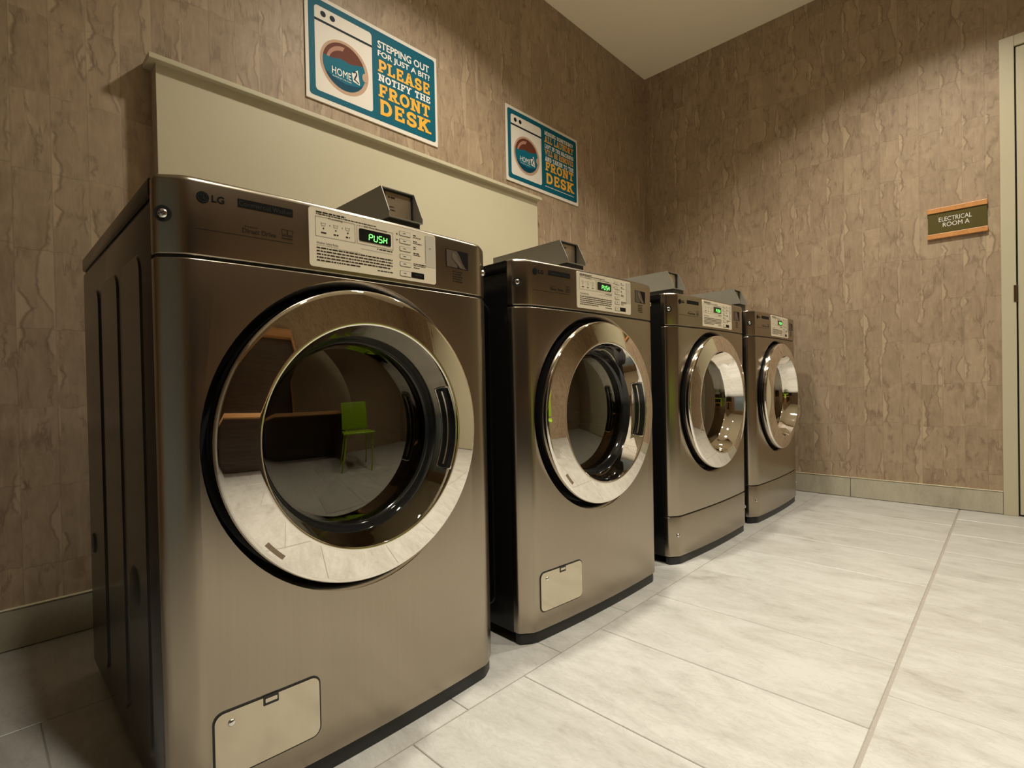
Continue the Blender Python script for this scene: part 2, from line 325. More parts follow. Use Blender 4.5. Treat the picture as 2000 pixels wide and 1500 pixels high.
# slab lettering: strokes on a unit-high grid: (advance width, strokes, serif centres at foot / head)
T = 0.22
def _st(h=T): return h
GL = {
 'I': (0.50, [[(.25,0),(.25,1)]], [(.25,0),(.25,1)]),
 'L': (0.78, [[(.22,0),(.22,1)],[(.1,.09),(.74,.09)],[(.66,.05),(.66,.36)]], [(.22,1),(.22,0)]),
 'T': (0.86, [[(.43,0),(.43,1)],[(.06,.91),(.80,.91)],[(.13,.68),(.13,.95)],[(.73,.68),(.73,.95)]], [(.43,0)]),
 'E': (0.82, [[(.22,0),(.22,1)],[(.1,.09),(.76,.09)],[(.1,.91),(.74,.91)],[(.22,.5),(.56,.5)],[(.69,.05),(.69,.34)],[(.67,.68),(.67,.95)],[(.52,.38),(.52,.63)]], []),
 'F': (0.78, [[(.22,0),(.22,1)],[(.1,.91),(.74,.91)],[(.22,.48),(.56,.48)],[(.67,.64),(.67,.95)],[(.52,.36),(.52,.62)]], [(.22,0)]),
 'H': (0.98, [[(.22,0),(.22,1)],[(.76,0),(.76,1)],[(.2,.5),(.78,.5)]], [(.22,0),(.22,1),(.76,0),(.76,1)]),
 'N': (1.00, [[(.22,0),(.22,1)],[(.78,0),(.78,1)],[(.24,.92),(.76,.08)]], [(.22,0),(.20,1),(.78,1)]),
 'M': (1.16, [[(.2,0),(.2,1)],[(.96,0),(.96,1)],[(.22,.95),(.58,.22),(.94,.95)]], [(.2,0),(.96,0),(.17,1),(.99,1)]),
 'A': (0.98, [[(.18,0),(.45,.95),(.53,.95),(.80,0)],[(.28,.30),(.70,.30)]], [(.18,0),(.80,0)]),
 'V': (0.96, [[(.18,1),(.45,.05),(.51,.05),(.78,1)]], [(.18,1),(.78,1)]),
 'W': (1.3, [[(.16,1),(.38,.06),(.65,.85),(.92,.06),(1.14,1)]], [(.16,1),(1.14,1)]),
 'Y': (0.96, [[(.18,1),(.48,.45),(.78,1)],[(.48,0),(.48,.5)]], [(.48,0),(.18,1),(.78,1)]),
 'K': (0.98, [[(.22,0),(.22,1)],[(.30,.42),(.74,.95)],[(.42,.55),(.78,.05)]], [(.22,0),(.22,1),(.74,1),(.80,0)]),
 'O': (0.96, [arc(.48,.5,.34,.41,0,360,24)], []),
 'C': (0.90, [arc(.48,.5,.34,.41,40,320,20),[(.74,.62),(.74,.95)]], []),
 'G': (0.94, [arc(.48,.5,.34,.41,45,330,20),[(.76,.02),(.76,.42)],[(.56,.42),(.86,.42)],[(.74,.66),(.74,.95)]], []),
 'D': (0.94, [[(.22,0),(.22,1)],[(.1,.91),(.44,.91)]+arc(.44,.5,.34,.41,90,-90,14)+[(.1,.09)]], []),
 'P': (0.84, [[(.22,0),(.22,1)],[(.1,.91),(.46,.91)]+arc(.46,.66,.25,.25,90,-90,12)+[(.22,.41)]], [(.22,0)]),
 'B': (0.88, [[(.22,0),(.22,1)],[(.1,.91),(.46,.91)]+arc(.46,.71,.22,.20,90,-90,10)+[(.22,.51)],[(.22,.51),(.5,.51)]+arc(.50,.30,.25,.21,90,-90,10)+[(.1,.09)]], []),
 'R': (0.94, [[(.22,0),(.22,1)],[(.1,.91),(.46,.91)]+arc(.46,.69,.24,.22,90,-90,12)+[(.22,.47)],[(.46,.47),(.72,.05)]], [(.22,0),(.77,0)]),
 'S': (0.82, [arc(.42,.70,.25,.21,30,270,14)+arc(.42,.28,.27,.20,90,-150,14),[(.66,.66),(.66,.95)],[(.16,.05),(.16,.36)]], []),
 'U': (0.98, [[(.22,1),(.22,.38)]+arc(.48,.36,.26,.28,180,360,14)+[(.74,1)]], [(.22,1),(.74,1)]),
 '?': (0.72, [arc(.36,.72,.24,.20,160,-60,14)+[(.36,.42),(.36,.26)],[(.36,.0),(.36,.14)]], []),
 ' ': (0.45, [], []),
}
def stroke_poly(pts, w):
    P = [Vector(p) for p in pts]; L, R = [], []
    closed = (P[0] - P[-1]).length < 1e-4
    for i, p in enumerate(P):
        a = P[i-1] if i > 0 else (P[-2] if closed else p); b = P[i+1] if i < len(P)-1 else (P[1] if closed else p)
        d1 = (p - a).normalized() if (p - a).length > 1e-6 else (b - p).normalized(); d2 = (b - p).normalized() if (b - p).length > 1e-6 else d1
        t = (d1 + d2)
        t = t.normalized() if t.length > 0.2 else d1
        nrm = Vector((-t.y, t.x)); k = 1 / max(0.5, abs(nrm.dot(Vector((-d1.y, d1.x)))))
        L.append(p + nrm * w / 2 * k); R.append(p - nrm * w / 2 * k)
    return L, R
def stroke_into(bm, pts, w, f, h):
    L, R = stroke_poly(pts, w)
    A = [bm.verts.new(f(p.x, p.y, h)) for p in L]; B = [bm.verts.new(f(p.x, p.y, h)) for p in R]
    for i in range(len(pts) - 1): bm.faces.new((A[i], A[i+1], B[i+1], B[i]))
def slab_into(bm, txt, x0, x1, z0, z1, f, h, t=T, gap=0.05, serif=0.46):
    tot = sum(GL[c][0] + gap for c in txt) - gap
    kx = (x1 - x0) / tot; kz = z1 - z0; x = 0.0
    for c in txt:
        w, st, se = GL[c]
        g = lambda u, v, hh, x=x: f(x0 + (x + u) * kx, z0 + v * kz, hh)
        for i, s in enumerate(st):
            thin = len(s) == 2 and (abs(s[0][1] - s[1][1]) < 1e-6 or (s[0][1] - s[1][1]) ** 2 < 0.14)
            stroke_into(bm, s, t * (0.80 if thin else 1.0), g, h + i * 4e-5)
        for i, (sx, sz) in enumerate(se):
            zc = 0.075 if sz < 0.5 else 0.925
            stroke_into(bm, [(sx - serif / 2, zc), (sx + serif / 2, zc)], 0.15, g, h + 3.2e-4 + i * 4e-5)
        x += w + gap

# ------------------------------------------------------------------ the setting
X0, XR, YF = -1.30, 3.486, -3.50           # left wall, right wall, wall behind the camera
G1, TW, TP, HB = -1.0564, 0.602, 0.3114, 0.9048
link('wall_back', bx(X0 - .1, XR + .1, 0, 0.1, -0.05, ZC + .05), M['wallpaper'], kind='structure')
link('wall_right', bx(XR, XR + .1, YF - .1, 0, -0.05, ZC + .05), M['wallpaper'], kind='structure')
link('wall_left', bx(X0 - .1, X0, YF - .1, 0, -0.05, ZC + .05), M['wallpaper'], kind='structure')
link('wall_front', bx(X0, XR, YF - .1, YF, -0.05, ZC + .05), M['wallpaper'], kind='structure')
link('ceiling', bx(X0 - .1, XR + .1, YF - .1, .1, ZC, ZC + .08), M['ceiling'], kind='structure')
floor = link('floor', bx(X0, XR, YF, 0, -0.05, -0.0022), M['grout'], kind='structure')
tile_meshes = {}
def add_tile(x0, x1, y0, y1, z0, z1, mat, parent, name='tile'):
    k = (round(x1-x0, 4), round(y1-y0, 4), round(z1-z0, 4), mat.name)
    if k not in tile_meshes:
        hx, hy, hz = (x1-x0)/2, (y1-y0)/2, (z1-z0)/2
        b = bx(-hx, hx, -hy, hy, -hz, hz, bev=min(0.0012, hx*.4, hy*.4, hz*.4), seg=1)
        me = bpy.data.meshes.new(name); b.to_mesh(me); b.free(); me.materials.append(mat); tile_meshes[k] = me
    o = bpy.data.objects.new(name, tile_meshes[k]); C.objects.link(o)
    o.location = ((x0+x1)/2, (y0+y1)/2, (z0+z1)/2); o.parent = parent
rows = [(G1 + 2*TW, G1 + TW, 0.9048), (G1 + TW, G1, 0.9048 - 0.1708), (G1, G1 - TW, 0.9048), (G1 - TW, G1 - 2*TW, 0.9048 + 0.1531), (G1 - 2*TW, G1 - 3*TW, 0.9048), (G1-3*TW, G1-4*TW, .9048+.1531), (G1-4*TW, G1-5*TW, .9048)]
for yt, yb, h in rows:
    y1 = min(yt - 0.0012, -0.001); y0 = max(yb + (0.0058 if abs(yb - (G1 - TW)) < 1e-3 else 0.0015), YF + .001)
    if y1 - y0 < 0.02: continue
    k = math.floor((X0 - h) / TP)
    while h + k * TP < XR:
        a, b = max(h + k * TP + 0.001, X0 + .001), min(h + (k + 1) * TP - 0.001, XR - .001)
        if b - a > 0.01: add_tile(a, b, y0, y1, -0.012, 0.0, M['tile'], floor)
        k += 1
# skirting tiles on the back and right walls
CH0, CH1 = 0.434, 2.192                     # pipe chase behind the machines
sk = link('baseboard_back', bx(X0, XR, -0.002, 0, 0, 0.104), M['grout'], kind='structure')
def skirt_x(parent, x0, x1, y):
    x = x0
    while x < x1 - .01:
        e = min(x + 0.60, x1); add_tile(x + .001, e - .001, y - .010, y - .0005, 0.002, 0.105, M['skirt'], parent); x = e
skirt_x(sk, X0 + .012, CH0, -.001); skirt_x(sk, CH1, XR - .012, -.001)
link('trim_1', bx(X0, CH0, -.0125, 0, .1055, .1085, bev=.001, seg=1), M['beige'], kind='structure')
link('trim_2', bx(CH1, XR, -.0125, 0, .1055, .1085, bev=.001, seg=1), M['beige'], kind='structure')
sr = link('baseboard_right', bx(XR - .002, XR, -1.812, 0, 0, 0.104), M['grout'], kind='structure')
for a, b in ((-0.6, -0.012), (-1.2045, -0.602), (-1.811, -1.2065)): add_tile(XR - .0115, XR - .002, a, b, 0.002, 0.107, M['skirt'], sr)
link('trim_3', bx(XR - .0135, XR, -1.812, 0, .1075, .1105, bev=.001, seg=1), M['beige'], kind='structure')
# door with a steel frame in the right wall
d1 = empty('door_1', (XR, -1.862, 0)); d1['kind'] = 'structure'
DW, DH = 0.93, 2.18
b = bmesh.new(); box(b, -.016, .0, -.0, .050, 0, DH + .05, bev=.002); box(b, -.016, .0, -DW - .05, -DW, 0, DH + .05, bev=.002); box(b, -.016, .0, -DW, 0, DH, DH + .05, bev=.002)
link('door_frame', b, M['beige'], d1)
link('door_gap', bx(-.0012, -.0002, -DW, 0, 0, DH), M['black'], d1)
link('door_leaf', bx(-.010, -.001, -DW + .006, -.006, .008, DH - .006, bev=.001), M['beige'], d1)
link('strike_plate', bx(-.0185, -.001, -.004, .009, 1.000, 1.078, bev=.001), M['hinge'], d1)
for hz in (.22, 1.10, 1.95):
    b = bmesh.new(); tube(b, [(-.016, -DW + .001, hz - .045), (-.016, -DW + .001, hz + .045)], .0065, 10); link('hinge', b, M['hinge'], d1, 40)
b = bmesh.new(); tube(b, [(-.010, -.075, 1.035), (-.060, -.075, 1.035), (-.060, -.190, 1.035)], .009, 10); box(b, -.016, -.009, -.100, -.050, .985, 1.085, bev=.003); link('door_handle', b, M['screw'], d1, 40)
# unseen left-wall door, added so its blue-grey tints reflections in the machines
d2 = empty('added_tint_door', (X0, -2.35, 0)); d2['kind'] = 'structure'
b = bmesh.new(); box(b, 0, .016, -.05, 0, 0, 2.15, bev=.002); box(b, 0, .016, 1.0, 1.05, 0, 2.15, bev=.002); box(b, 0, .016, 0, 1.0, 2.10, 2.15, bev=.002); link('door_frame', b, M['beige'], d2)
link('door_leaf', bx(.001, .010, .005, .995, .008, 2.095, bev=.001), M['bluegrey'], d2)
# chase: boxed-in pipe wall with a cap, behind the machines
ch = empty('pipe_chase', (CH0, 0, 0)); tag(ch, 'long cream painted half-height chase with a capped top behind the machines', 'half wall')
link('panel', bx(0, CH1 - CH0, -.058, -.0005, 0, 1.6425), M['beige'], ch)
link('cap', bx(-.0215, CH1 - CH0 + .014, -.0797, -.0005, 1.6425, 1.6577, bev=.0012), M['beige'], ch)

# ------------------------------------------------------------------ washers and dryers
W, H, D = 0.664, 0.983, 0.673
ZS0, ZS1 = 0.8615, 0.8655                   # joint under the control fascia
CP = [(0.0, 0.010), (0.0, 0.0), (.0008, -.0045), (.0035, -.0088), (.0095, -.0133), (.0185, -.0196), (.0285, -.0262), (.0345, -.0294), (.041, -.0316), (.05, -.0328)]
def front_y(x):
    x = min(x, W - x) if x > W / 2 else x
    if x <= 0: return 0.0
    for (a, ya), (b_, yb) in zip(CP[1:], CP[2:]):
        if x <= b_: return ya + (yb - ya) * (x - a) / (b_ - a)
    return -.0328 - .0100 * (1 - ((W / 2 - x) / (W / 2 - .05)) ** 2)
def profile():
    L = [p for p in CP]; n = 22
    for i in range(1, n): x = .05 + (W - .10) * i / n; L.append((x, front_y(x)))
    return L + [(W - x, y) for x, y in CP[::-1]]
PROF = profile()
def normals():
    out = []
    for i, p in enumerate(PROF):
        a = Vector(PROF[max(i-1, 0)]); b_ = Vector(PROF[min(i+1, len(PROF)-1)]); t = (b_ - a).normalized(); out.append(Vector((t.y, -t.x)))
    return out
NRM = normals()
def shell(z0, z1, bot=0.004, top=0.004, back=0.010):
    """closed block with the bowed front profile, edges rolled in at top and bottom"""
    bm = bmesh.new(); lv = []
    for i in range(5): a = math.pi / 2 * i / 4; lv.append((z0 + bot * (1 - math.sin(a)) , bot * (1 - math.cos(math.pi/2 - a)) if False else bot * (1 - math.sin(math.pi/2 * i / 4)) ))
    lev = []
    for i in range(5):
        t = math.pi / 2 * i / 4; lev.append((z0 + bot * (1 - math.cos(t)), bot * (1 - math.sin(t))))
    for i in range(5):
        t = math.pi / 2 * i / 4; lev.append((z1 - top * (1 - math.sin(t)), top * (1 - math.cos(t))))
    rings = []
    for z, ins in lev:
        ring = []
        for (x, y), n in zip(PROF, NRM):
            ring.append(bm.verts.new((x - n.x * ins, min(y - n.y * ins, back - .0005) if y < back - 1e-6 else back, z)))
        rings.append(ring)
    for A, B in zip(rings, rings[1:]):
        for i in range(len(A) - 1): bm.faces.new((A[i], A[i+1], B[i+1], B[i]))
        bm.faces.new((A[-1], A[0], B[0], B[-1]))
    bm.faces.new(rings[0][::-1]); bm.faces.new(rings[-1])
    return bm
def cut(o, cutter_bm):
    me = bpy.data.meshes.new('cut'); bmesh.ops.recalc_face_normals(cutter_bm, faces=cutter_bm.faces); cutter_bm.to_mesh(me); cutter_bm.free()
    c = bpy.data.objects.new('cut', me); C.objects.link(c)
    md = o.modifiers.new('b', 'BOOLEAN'); md.object = c; md.operation = 'DIFFERENCE'; md.solver = 'EXACT'
    dg = bpy.context.evaluated_depsgraph_get(); new = bpy.data.meshes.new_from_object(o.evaluated_get(dg))
    o.modifiers.clear(); old = o.data; o.data = new; bpy.data.meshes.remove(old); bpy.data.objects.remove(c); bpy.data.meshes.remove(me)
    new.polygons.foreach_set('use_smooth', [True] * len(new.polygons)); new.set_sharp_from_angle(angle=math.radians(28))
def on_front(u, v, h): return (u, front_y(u) - h, v)
def sheet(bm, x0, x1, z0, z1, r, h0, h1, n=14):
    """rounded plate that follows the bowed front"""
    xs = sorted(set([x0 + r * (1 - math.cos(math.pi/2*i/5)) for i in range(6)] + [x1 - r * (1 - math.cos(math.pi/2*i/5)) for i in range(6)] + [x0 + r + (x1 - x0 - 2*r) * i / n for i in range(n + 1)]))
    xs = [x for i, x in enumerate(xs) if i == 0 or x - xs[i-1] > 1e-6]
    cols = []
    for x in xs:
        d = max(0, r - min(x - x0, x1 - x)); ins = r - math.sqrt(max(0, r*r - d*d))
        y = front_y(x)
        cols.append([bm.verts.new((x, y - h0, z0 + ins)), bm.verts.new((x, y - h1, z0 + ins)), bm.verts.new((x, y - h1, z1 - ins)), bm.verts.new((x, y - h0, z1 - ins))])
    for A, B in zip(cols, cols[1:]):
        for k in range(3): bm.faces.new((A[k], A[k+1], B[k+1], B[k]))
    bm.faces.new(cols[0]); bm.faces.new(cols[-1][::-1])
    return bm
def rule(bm, x0, x1, z, t, h, n=6):
    for i in range(n):
        a, b_ = x0 + (x1-x0)*i/n, x0 + (x1-x0)*(i+1)/n
        bm.faces.new([bm.verts.new(on_front(*p, h)) for p in ((a, z - t/2), (b_, z - t/2), (b_, z + t/2), (a, z + t/2))])
def vrule(bm, x, z0, z1, t, h): bm.faces.new([bm.verts.new(on_front(*p, h)) for p in ((x - t/2, z0), (x + t/2, z0), (x + t/2, z1), (x - t/2, z1))])
def frame_rule(bm, x0, x1, z0, z1, t, h):
    rule(bm, x0, x1, z0, t, h); rule(bm, x0, x1, z1, t, h); vrule(bm, x0, z0, z1, t, h); vrule(bm, x1, z0, z1, t, h)
def poly_front(bm, pts, h): bm.faces.new([bm.verts.new(on_front(u, v, h)) for u, v in pts])
def screw_at(x, z, parent, r=.0075, facet=False, cup=False):
    y = front_y(x); a = math.atan2(-(front_y(x + .004) - front_y(x - .004)), .008) if x > .004 else math.radians(38)
    grp = []
    b = bmesh.new()
    lathe(b, [(0, -.0042), (r * .5, -.0040), (r * .85, -.0026), (r, -.0005), (r, .002)], 20)
    o = link('screw', b, M['screw'], parent, 40); o.location = (x, y - .0006, z); o.rotation_euler = (0, 0, -a)
    b = bmesh.new()
    for ang in (25, 115):
        c, s = math.cos(math.radians(ang)) * r * .62, math.sin(math.radians(ang)) * r * .62
        tube(b, [(-c, -.0040, -s), (c, -.0040, s)], r * .11, 6)
    k = link('cross_slot', b, M['black'], o)
    if cup:
        b = bmesh.new(); lathe(b, [(r * 1.02, .001), (r * 1.05, -.001), (r * 1.55, -.0013), (r * 1.62, .001)], 24)
        link('screw_recess', b, M['black'], o, 40)
    return o

CX, CZ = 0.3145, 0.580                      # door centre
PX0, PX1, PZ0, PZ1 = 0.219, 0.493, 0.8735, 0.9745  # control plate
def PU(u): return PX0 + u * (PX1 - PX0)
def PV(v): return PZ0 + v * (PZ1 - PZ0)

def make_machine(washer):
    root = empty('washing_machine' if washer else 'tumble_dryer', (0, 0, 0))
    # cabinet: side walls, back and floor pan, open at the front
    b = bmesh.new()
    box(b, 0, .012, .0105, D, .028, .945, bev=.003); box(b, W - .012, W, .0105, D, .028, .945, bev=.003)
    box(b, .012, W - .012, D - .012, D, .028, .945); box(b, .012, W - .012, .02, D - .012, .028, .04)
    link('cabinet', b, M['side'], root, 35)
    b = bmesh.new(); box(b, .004, W - .004, .012, D - .004, .943, .953); link('lid_joint', b, M['black'], root)
    link('lid', bx(-.0015, W + .0015, .0105, D + .002, .952, H - .001, bev=.004, seg=3), M['side'], root, 35); link('lid_top', bx(.006, W - .006, .016, D - .006, H - .0012, H - .0004), M['lid'], root)
    # pressed beads in both sides
    f = lambda u, v, h: (h, u, v)
    for x_, sg in ((0.0, -1), (W, 1)):
        for (a, b_) in ((.075, .225), (.258, .425), (.458, .640)):
            b = bmesh.new(); ins = .0045
            o1 = rrect(a, b_, .075, .885, .035, 6); o2 = rrect(a + ins, b_ - ins, .075 + ins, .885 - ins, .030, 6)
            A = [b.verts.new((x_ - sg * .0003, u, v)) for u, v in o1]; B = [b.verts.new((x_ + sg * .0028, u, v)) for u, v in o2]
            n = len(A)
            for i in range(n): b.faces.new((A[i], A[(i+1) % n], B[(i+1) % n], B[i]))
            b.faces.new(B)
            link('side_bead', b, M['side'], root, 25)
        for (u, v, ru, rv, nm) in ((.170, .333, .036, .042, 'side_grip'), (.592, .325, .022, .026, 'side_plug')):
            b = bmesh.new(); P1 = circ(u, v, ru, 24, rv); P2 = circ(u, v, ru * .72, 24, rv * .78)
            A = [b.verts.new((x_ + sg * .001, p, q)) for p, q in P1]; B = [b.verts.new((x_ + sg * .006, p, q)) for p, q in P2]
            for i in range(24): b.faces.new((A[i], A[(i+1) % 24], B[(i+1) % 24], B[i]))
            b.faces.new(B); link(nm, b, M['black'], root, 30)
    # plinth under everything, following the bow
    def slim(z0, z1, sx, sy):
        b = shell(z0, z1, 0.0005, 0.0005); bmesh.ops.scale(b, vec=(sx, sy, 1), verts=b.verts); bmesh.ops.translate(b, vec=(W * (1 - sx) / 2, 0, 0), verts=b.verts); return b
    link('plinth', slim(0.0, 0.027, .985, .86), M['black'], root, 40)
    for fx in (.06, W - .06):
        b = bmesh.new(); lathe(b, [(0, 0), (.028, 0), (.028, .008), (.012, .012), (.012, .03), (0, .03)], 16); bmesh.ops.rotate(b, verts=b.verts, matrix=Matrix.Rotation(-math.pi/2, 3, 'X'))
        bmesh.ops.transform(b, matrix=Matrix.Translation((fx, D - .06, 0)) @ Matrix.Scale(-1 if min(v.co.z for v in b.verts) < -.01 else 1, 4, (0, 0, 1)), verts=b.verts); link('foot', b, M['black'], root)
    # control fascia
    link('control_fascia', shell(ZS1, H, .003, .009), M['steel'], root, 28)
    link('fascia_joint', slim(ZS0 - .004, ZS1 + .004, .988, .88), M['black'], root)
    # front panel with the door recess cut out of it
    zb = 0.028
    if washer: front = link('front_panel', shell(zb, ZS0, .006, .003), M['steel'], root, 28)
    else:
        front = link('front_panel', shell(0.1765, ZS0, .002, .003), M['steel'], root, 28)
        link('kick_panel', shell(zb, 0.1725, .006, .002), M['steel'], root, 28)
        link('kick_joint', slim(.170, .179, .988, .88), M['black'], root)
    c = bmesh.new(); lathe(c, [(0, -.12), (.2850, -.12), (.2810, -.0445), (.2755, -.0410), (.2710, -.0365), (.2674, -.0310), (.2650, -.0250), (.2636, -.0190), (0.2636, .03), (0, .03)], 96, cx=CX, cz=CZ)
    cut(front, c)
    b = bmesh.new(); lathe(b, [(.2640, -.012), (.260, -.006), (.205, -.004), (.200, .005), (.200, .05)], 96, cx=CX, cz=CZ); link('door_recess', b, M['black'], root, 40)
    # drum
    b = bmesh.new(); lathe(b, [(.200, .05), (.235, .055), (.245, .075), (.245, .42), (.20, .44), (.06, .425), (0, .425)], 64, cx=CX, cz=CZ); dr = link('drum', b, M['drum'], root, 40)
    for k in range(3):
        b = bmesh.new(); a = math.radians(90 + 120 * k + 20)
        pts = [(CX + rr_ * math.cos(a), .10 + .30 * i / 6, CZ + rr_ * math.sin(a)) for i, rr_ in enumerate((.235, .215, .205, .203, .205, .215, .235))]
        tube(b, pts, .022, 10); link('drum_paddle', b, M['drum'], dr, 50)
    # door
    door = bmesh.new()
    lathe(door, [(0.2460000, -0.0180000), (0.2520000, -0.0300000), (0.2586000, -0.0500000), (0.2586000, -0.0592125), (0.2582000, -0.0619125), (0.2572000, -0.0642125), (0.2558000, -0.0657125), (0.2540000, -0.0667125), (0.2500357, -0.0677010), (0.2460714, -0.0686789), (0.2421071, -0.0696463), (0.2381429, -0.0706033), (0.2341786, -0.0715498), (0.2302143, -0.0724859), (0.2262500, -0.0734115), (0.2222857, -0.0743267), (0.2183214, -0.0752316), (0.2143571, -0.0761260), (0.2103929, -0.0770100), (0.2064286, -0.0778837), (0.2024643, -0.0787470), (0.1985000, -0.0796000), (.1962, -.0792), (.1950, -.0780)], 160, cx=CX, cz=CZ)
    door = link('door', door, M['chrome'], root, 50)
    b = bmesh.new(); lathe(b, [(.246, -.012), (.2550, -.018), (.2578, -.030), (.2578, -.0485), (.2560, -.0505)], 128, cx=CX, cz=CZ); link('door_rim', b, M['blackgloss'], door, 40)
    if not washer:
        b = bmesh.new(); lathe(b, [(.1950, -.0780), (.1925, -.071), (.1850, -.048), (.1745, -.024), (.1690, -.018), (.1675, -.013)], 96, cx=CX, cz=CZ); link('inner_bevel', b, M['chrome'], door, 50)
        b = bmesh.new(); lathe(b, [(.169, -.014), (.150, -.0165), (.115, -.020), (.08, -.023), (.04, -.0245), (0, -.025)], 96, cx=CX, cz=CZ); link('glass', b, M['glass'], door, 60)
    b = bmesh.new(); lathe(b, [(.1950, -.0780), (.1925, -.071), (.1870, -.052), (.1835, -.043), (.1795, -.031)], 96, cx=CX, cz=CZ) if washer else None; b.free() if not washer else link('inner_bevel', b, M['chrome'], door, 50)
    b = bmesh.new(); lathe(b, [(.1795, -.031), (.1775, -.028), (.1735, -.016), (.1690, -.007), (.1640, -.004), (.160, .03)], 96, cx=CX, cz=CZ); b.free() if not washer else link('glass_surround', b, M['blackgloss'], door, 40)
    b = bmesh.new(); lathe(b, [(.1690, -.0065)] + [(r_, -.0245 + .0170 * (r_ / .166) ** 2) for r_ in [.166 * (1 - i / 14) for i in range(15)]], 96, cx=CX, cz=CZ); b.free() if not washer else link('glass', b, M['glass'], door, 60)
    # pull handle: a dark pocket in the bevel with a chrome lip and a bar across it
    a0, a1 = (math.radians(-25), math.radians(25)) if washer else (math.radians(158), math.radians(202))
    b = bmesh.new(); lathe(b, [(.1936, -.0765), (.1900, -.0668), (.1855, -.0505), (.1826, -.0430)], 24, a0, a1, CX, CZ); link('handle_pocket', b, M['blackgloss'], door, 40)
    rim = []
    def bev(t, a): r = .1934 + (.1835 - .1934) * t; y = -.0772 + (-.0440 + .0772) * t; return (CX + r * math.cos(a), y, CZ + r * math.sin(a))
    for i in range(25): rim.append(bev(0.02, a0 + (a1 - a0) * i / 24))
    for i in range(1, 5): rim.append(bev(i / 5, a1 + .012 * math.sin(math.pi * i / 5)))
    for i in range(25): rim.append(bev(0.98, a1 - (a1 - a0) * i / 24))
    for i in range(1, 5): rim.append(bev(1 - i / 5, a0 - .012 * math.sin(math.pi * i / 5)))
    b = bmesh.new(); tube(b, rim, .0016, 8, True); link('handle_rim', b, M['chrome'], door, 60)
    b = bmesh.new(); tube(b, [bev(.55, a0 + .03 + (a1 - a0 - .06) * i / 20) for i in range(21)], .0028, 8); link('handle_bar', b, M['chrome'], door, 60)
    # rating sticker low on the door ring
    b = bmesh.new()
    def ring_pt(r, a): return (CX + r * math.cos(a), -.0690 + (r - .2375) * .45, CZ + r * math.sin(a))
    q = []
    for i in range(7):
        a = math.radians(219 + 9 * i / 6); q.append([b.verts.new((CX + r * math.cos(a), yy, CZ + r * math.sin(a))) for r, yy in ((.2395, -.0707), (.2465, -.0690))])
    for A, B in zip(q, q[1:]): b.faces.new((A[0], A[1], B[1], B[0]))
    if washer: link('rating_sticker', b, M['tag'], door)
    else: b.free()
    # control plate
    b = sheet(bmesh.new(), PX0, PX1, PZ0, PZ1, .006, -.0005, .0016); plate = link('control_plate', b, M['plate'], root, 40)
    h = .0020
    b = sheet(bmesh.new(), PU(.906), PU(.994), PV(.33), PV(.965), .003, .001, .0019, 3); link('service_window', b, M['greyplate'], plate)
    b = sheet(bmesh.new(), PU(.345), PU(.595), PV(.58), PV(.805), .003, .001, .0024, 6); disp = link('display', b, M['blackgloss'], plate)
    # seven segment word PUSH
    b = bmesh.new(); x0, x1, z0, z1 = PU(.415), PU(.567), PV(.615), PV(.728); cw = (x1 - x0) / 4
    SEG = {'a': ((.1, 1), (.9, 1)), 'b': ((1, .95), (1, .55)), 'c': ((1, .45), (1, .05)), 'd': ((.1, 0), (.9, 0)), 'e': ((0, .45), (0, .05)), 'f': ((0, .95), (0, .55)), 'g': ((.1, .5), (.9, .5))}
    for i, s in enumerate(('abefg', 'bcdef', 'afgcd', 'bcefg')):
        for k in s:
            (p, q_), (r_, t_) = SEG[k]; wd = cw * .66; xx = x0 + i * cw + cw * .1; sl = .10 * wd
            P = [(xx + p * wd + q_ * sl, z0 + q_ * (z1 - z0)), (xx + r_ * wd + t_ * sl, z0 + t_ * (z1 - z0))]
            stroke_into(b, P, .0016, on_front, .0029)
    link('display_digits', b, M['led'], disp)
    b = bmesh.new()   # fine print and line work
    frame_rule(b, PU(.042), PU(.316), PV(.522), PV(.855), .0005, h)
    frame_rule(b, PU(.330), PU(.613), PV(.525), PV(.850), .0005, h)
    for cx in (.095, .179, .263): poly_front(b, circ(PU(cx), PV(.667), .0014, 10), h)
    for a in (.136, .222): poly_front(b, [(PU(a), PV(.72)), (PU(a + .006), PV(.735)), (PU(a), PV(.75))], h)
    for i, cx in enumerate((.094, .178, .262)):
        u, v = PU(cx), PV(.742)
        stroke_into(b, [(u - .0042, v + .0028), (u - .0032, v - .003), (u + .0032, v - .003), (u + .0042, v + .0028)], .0005, on_front, h)
        stroke_into(b, [(u - .0036, v + .0006), (u, v + .0014), (u + .0036, v + .0006)], .0004, on_front, h)
    vrule(b, PU(.900), PV(.39), PV(.945), .0008, h)
    poly_front(b, [(PU(.640), PV(.845)), (PU(.654), PV(.845)), (PU(.647), PV(.88))], h)
    poly_front(b, [(PU(.640), PV(.755)), (PU(.654), PV(.755)), (PU(.647), PV(.72))], h)
    poly_front(b, circ(PU(.487), PV(.49), .0012, 10), h)
    rule(b, PU(.047), PU(.193), PV(.372), .0004, h); rule(b, PU(.193), PU(.36), PV(.352), .0004, h); rule(b, PU(.36), PU(.606), PV(.44), .0004, h)
    kinds = 'Washer' if washer else 'Dryer'
    for s, a, e, lo, hi in (('Processing', .132, .226, .828, .872), ('EST Time Remaining', .385, .560, .828, .868), ('%s Safety Rules' % kinds, .047, .193, .385, .43)):
        text_into(b, s, PU(a), PU(e), PV(lo), PV(hi), on_front, h)
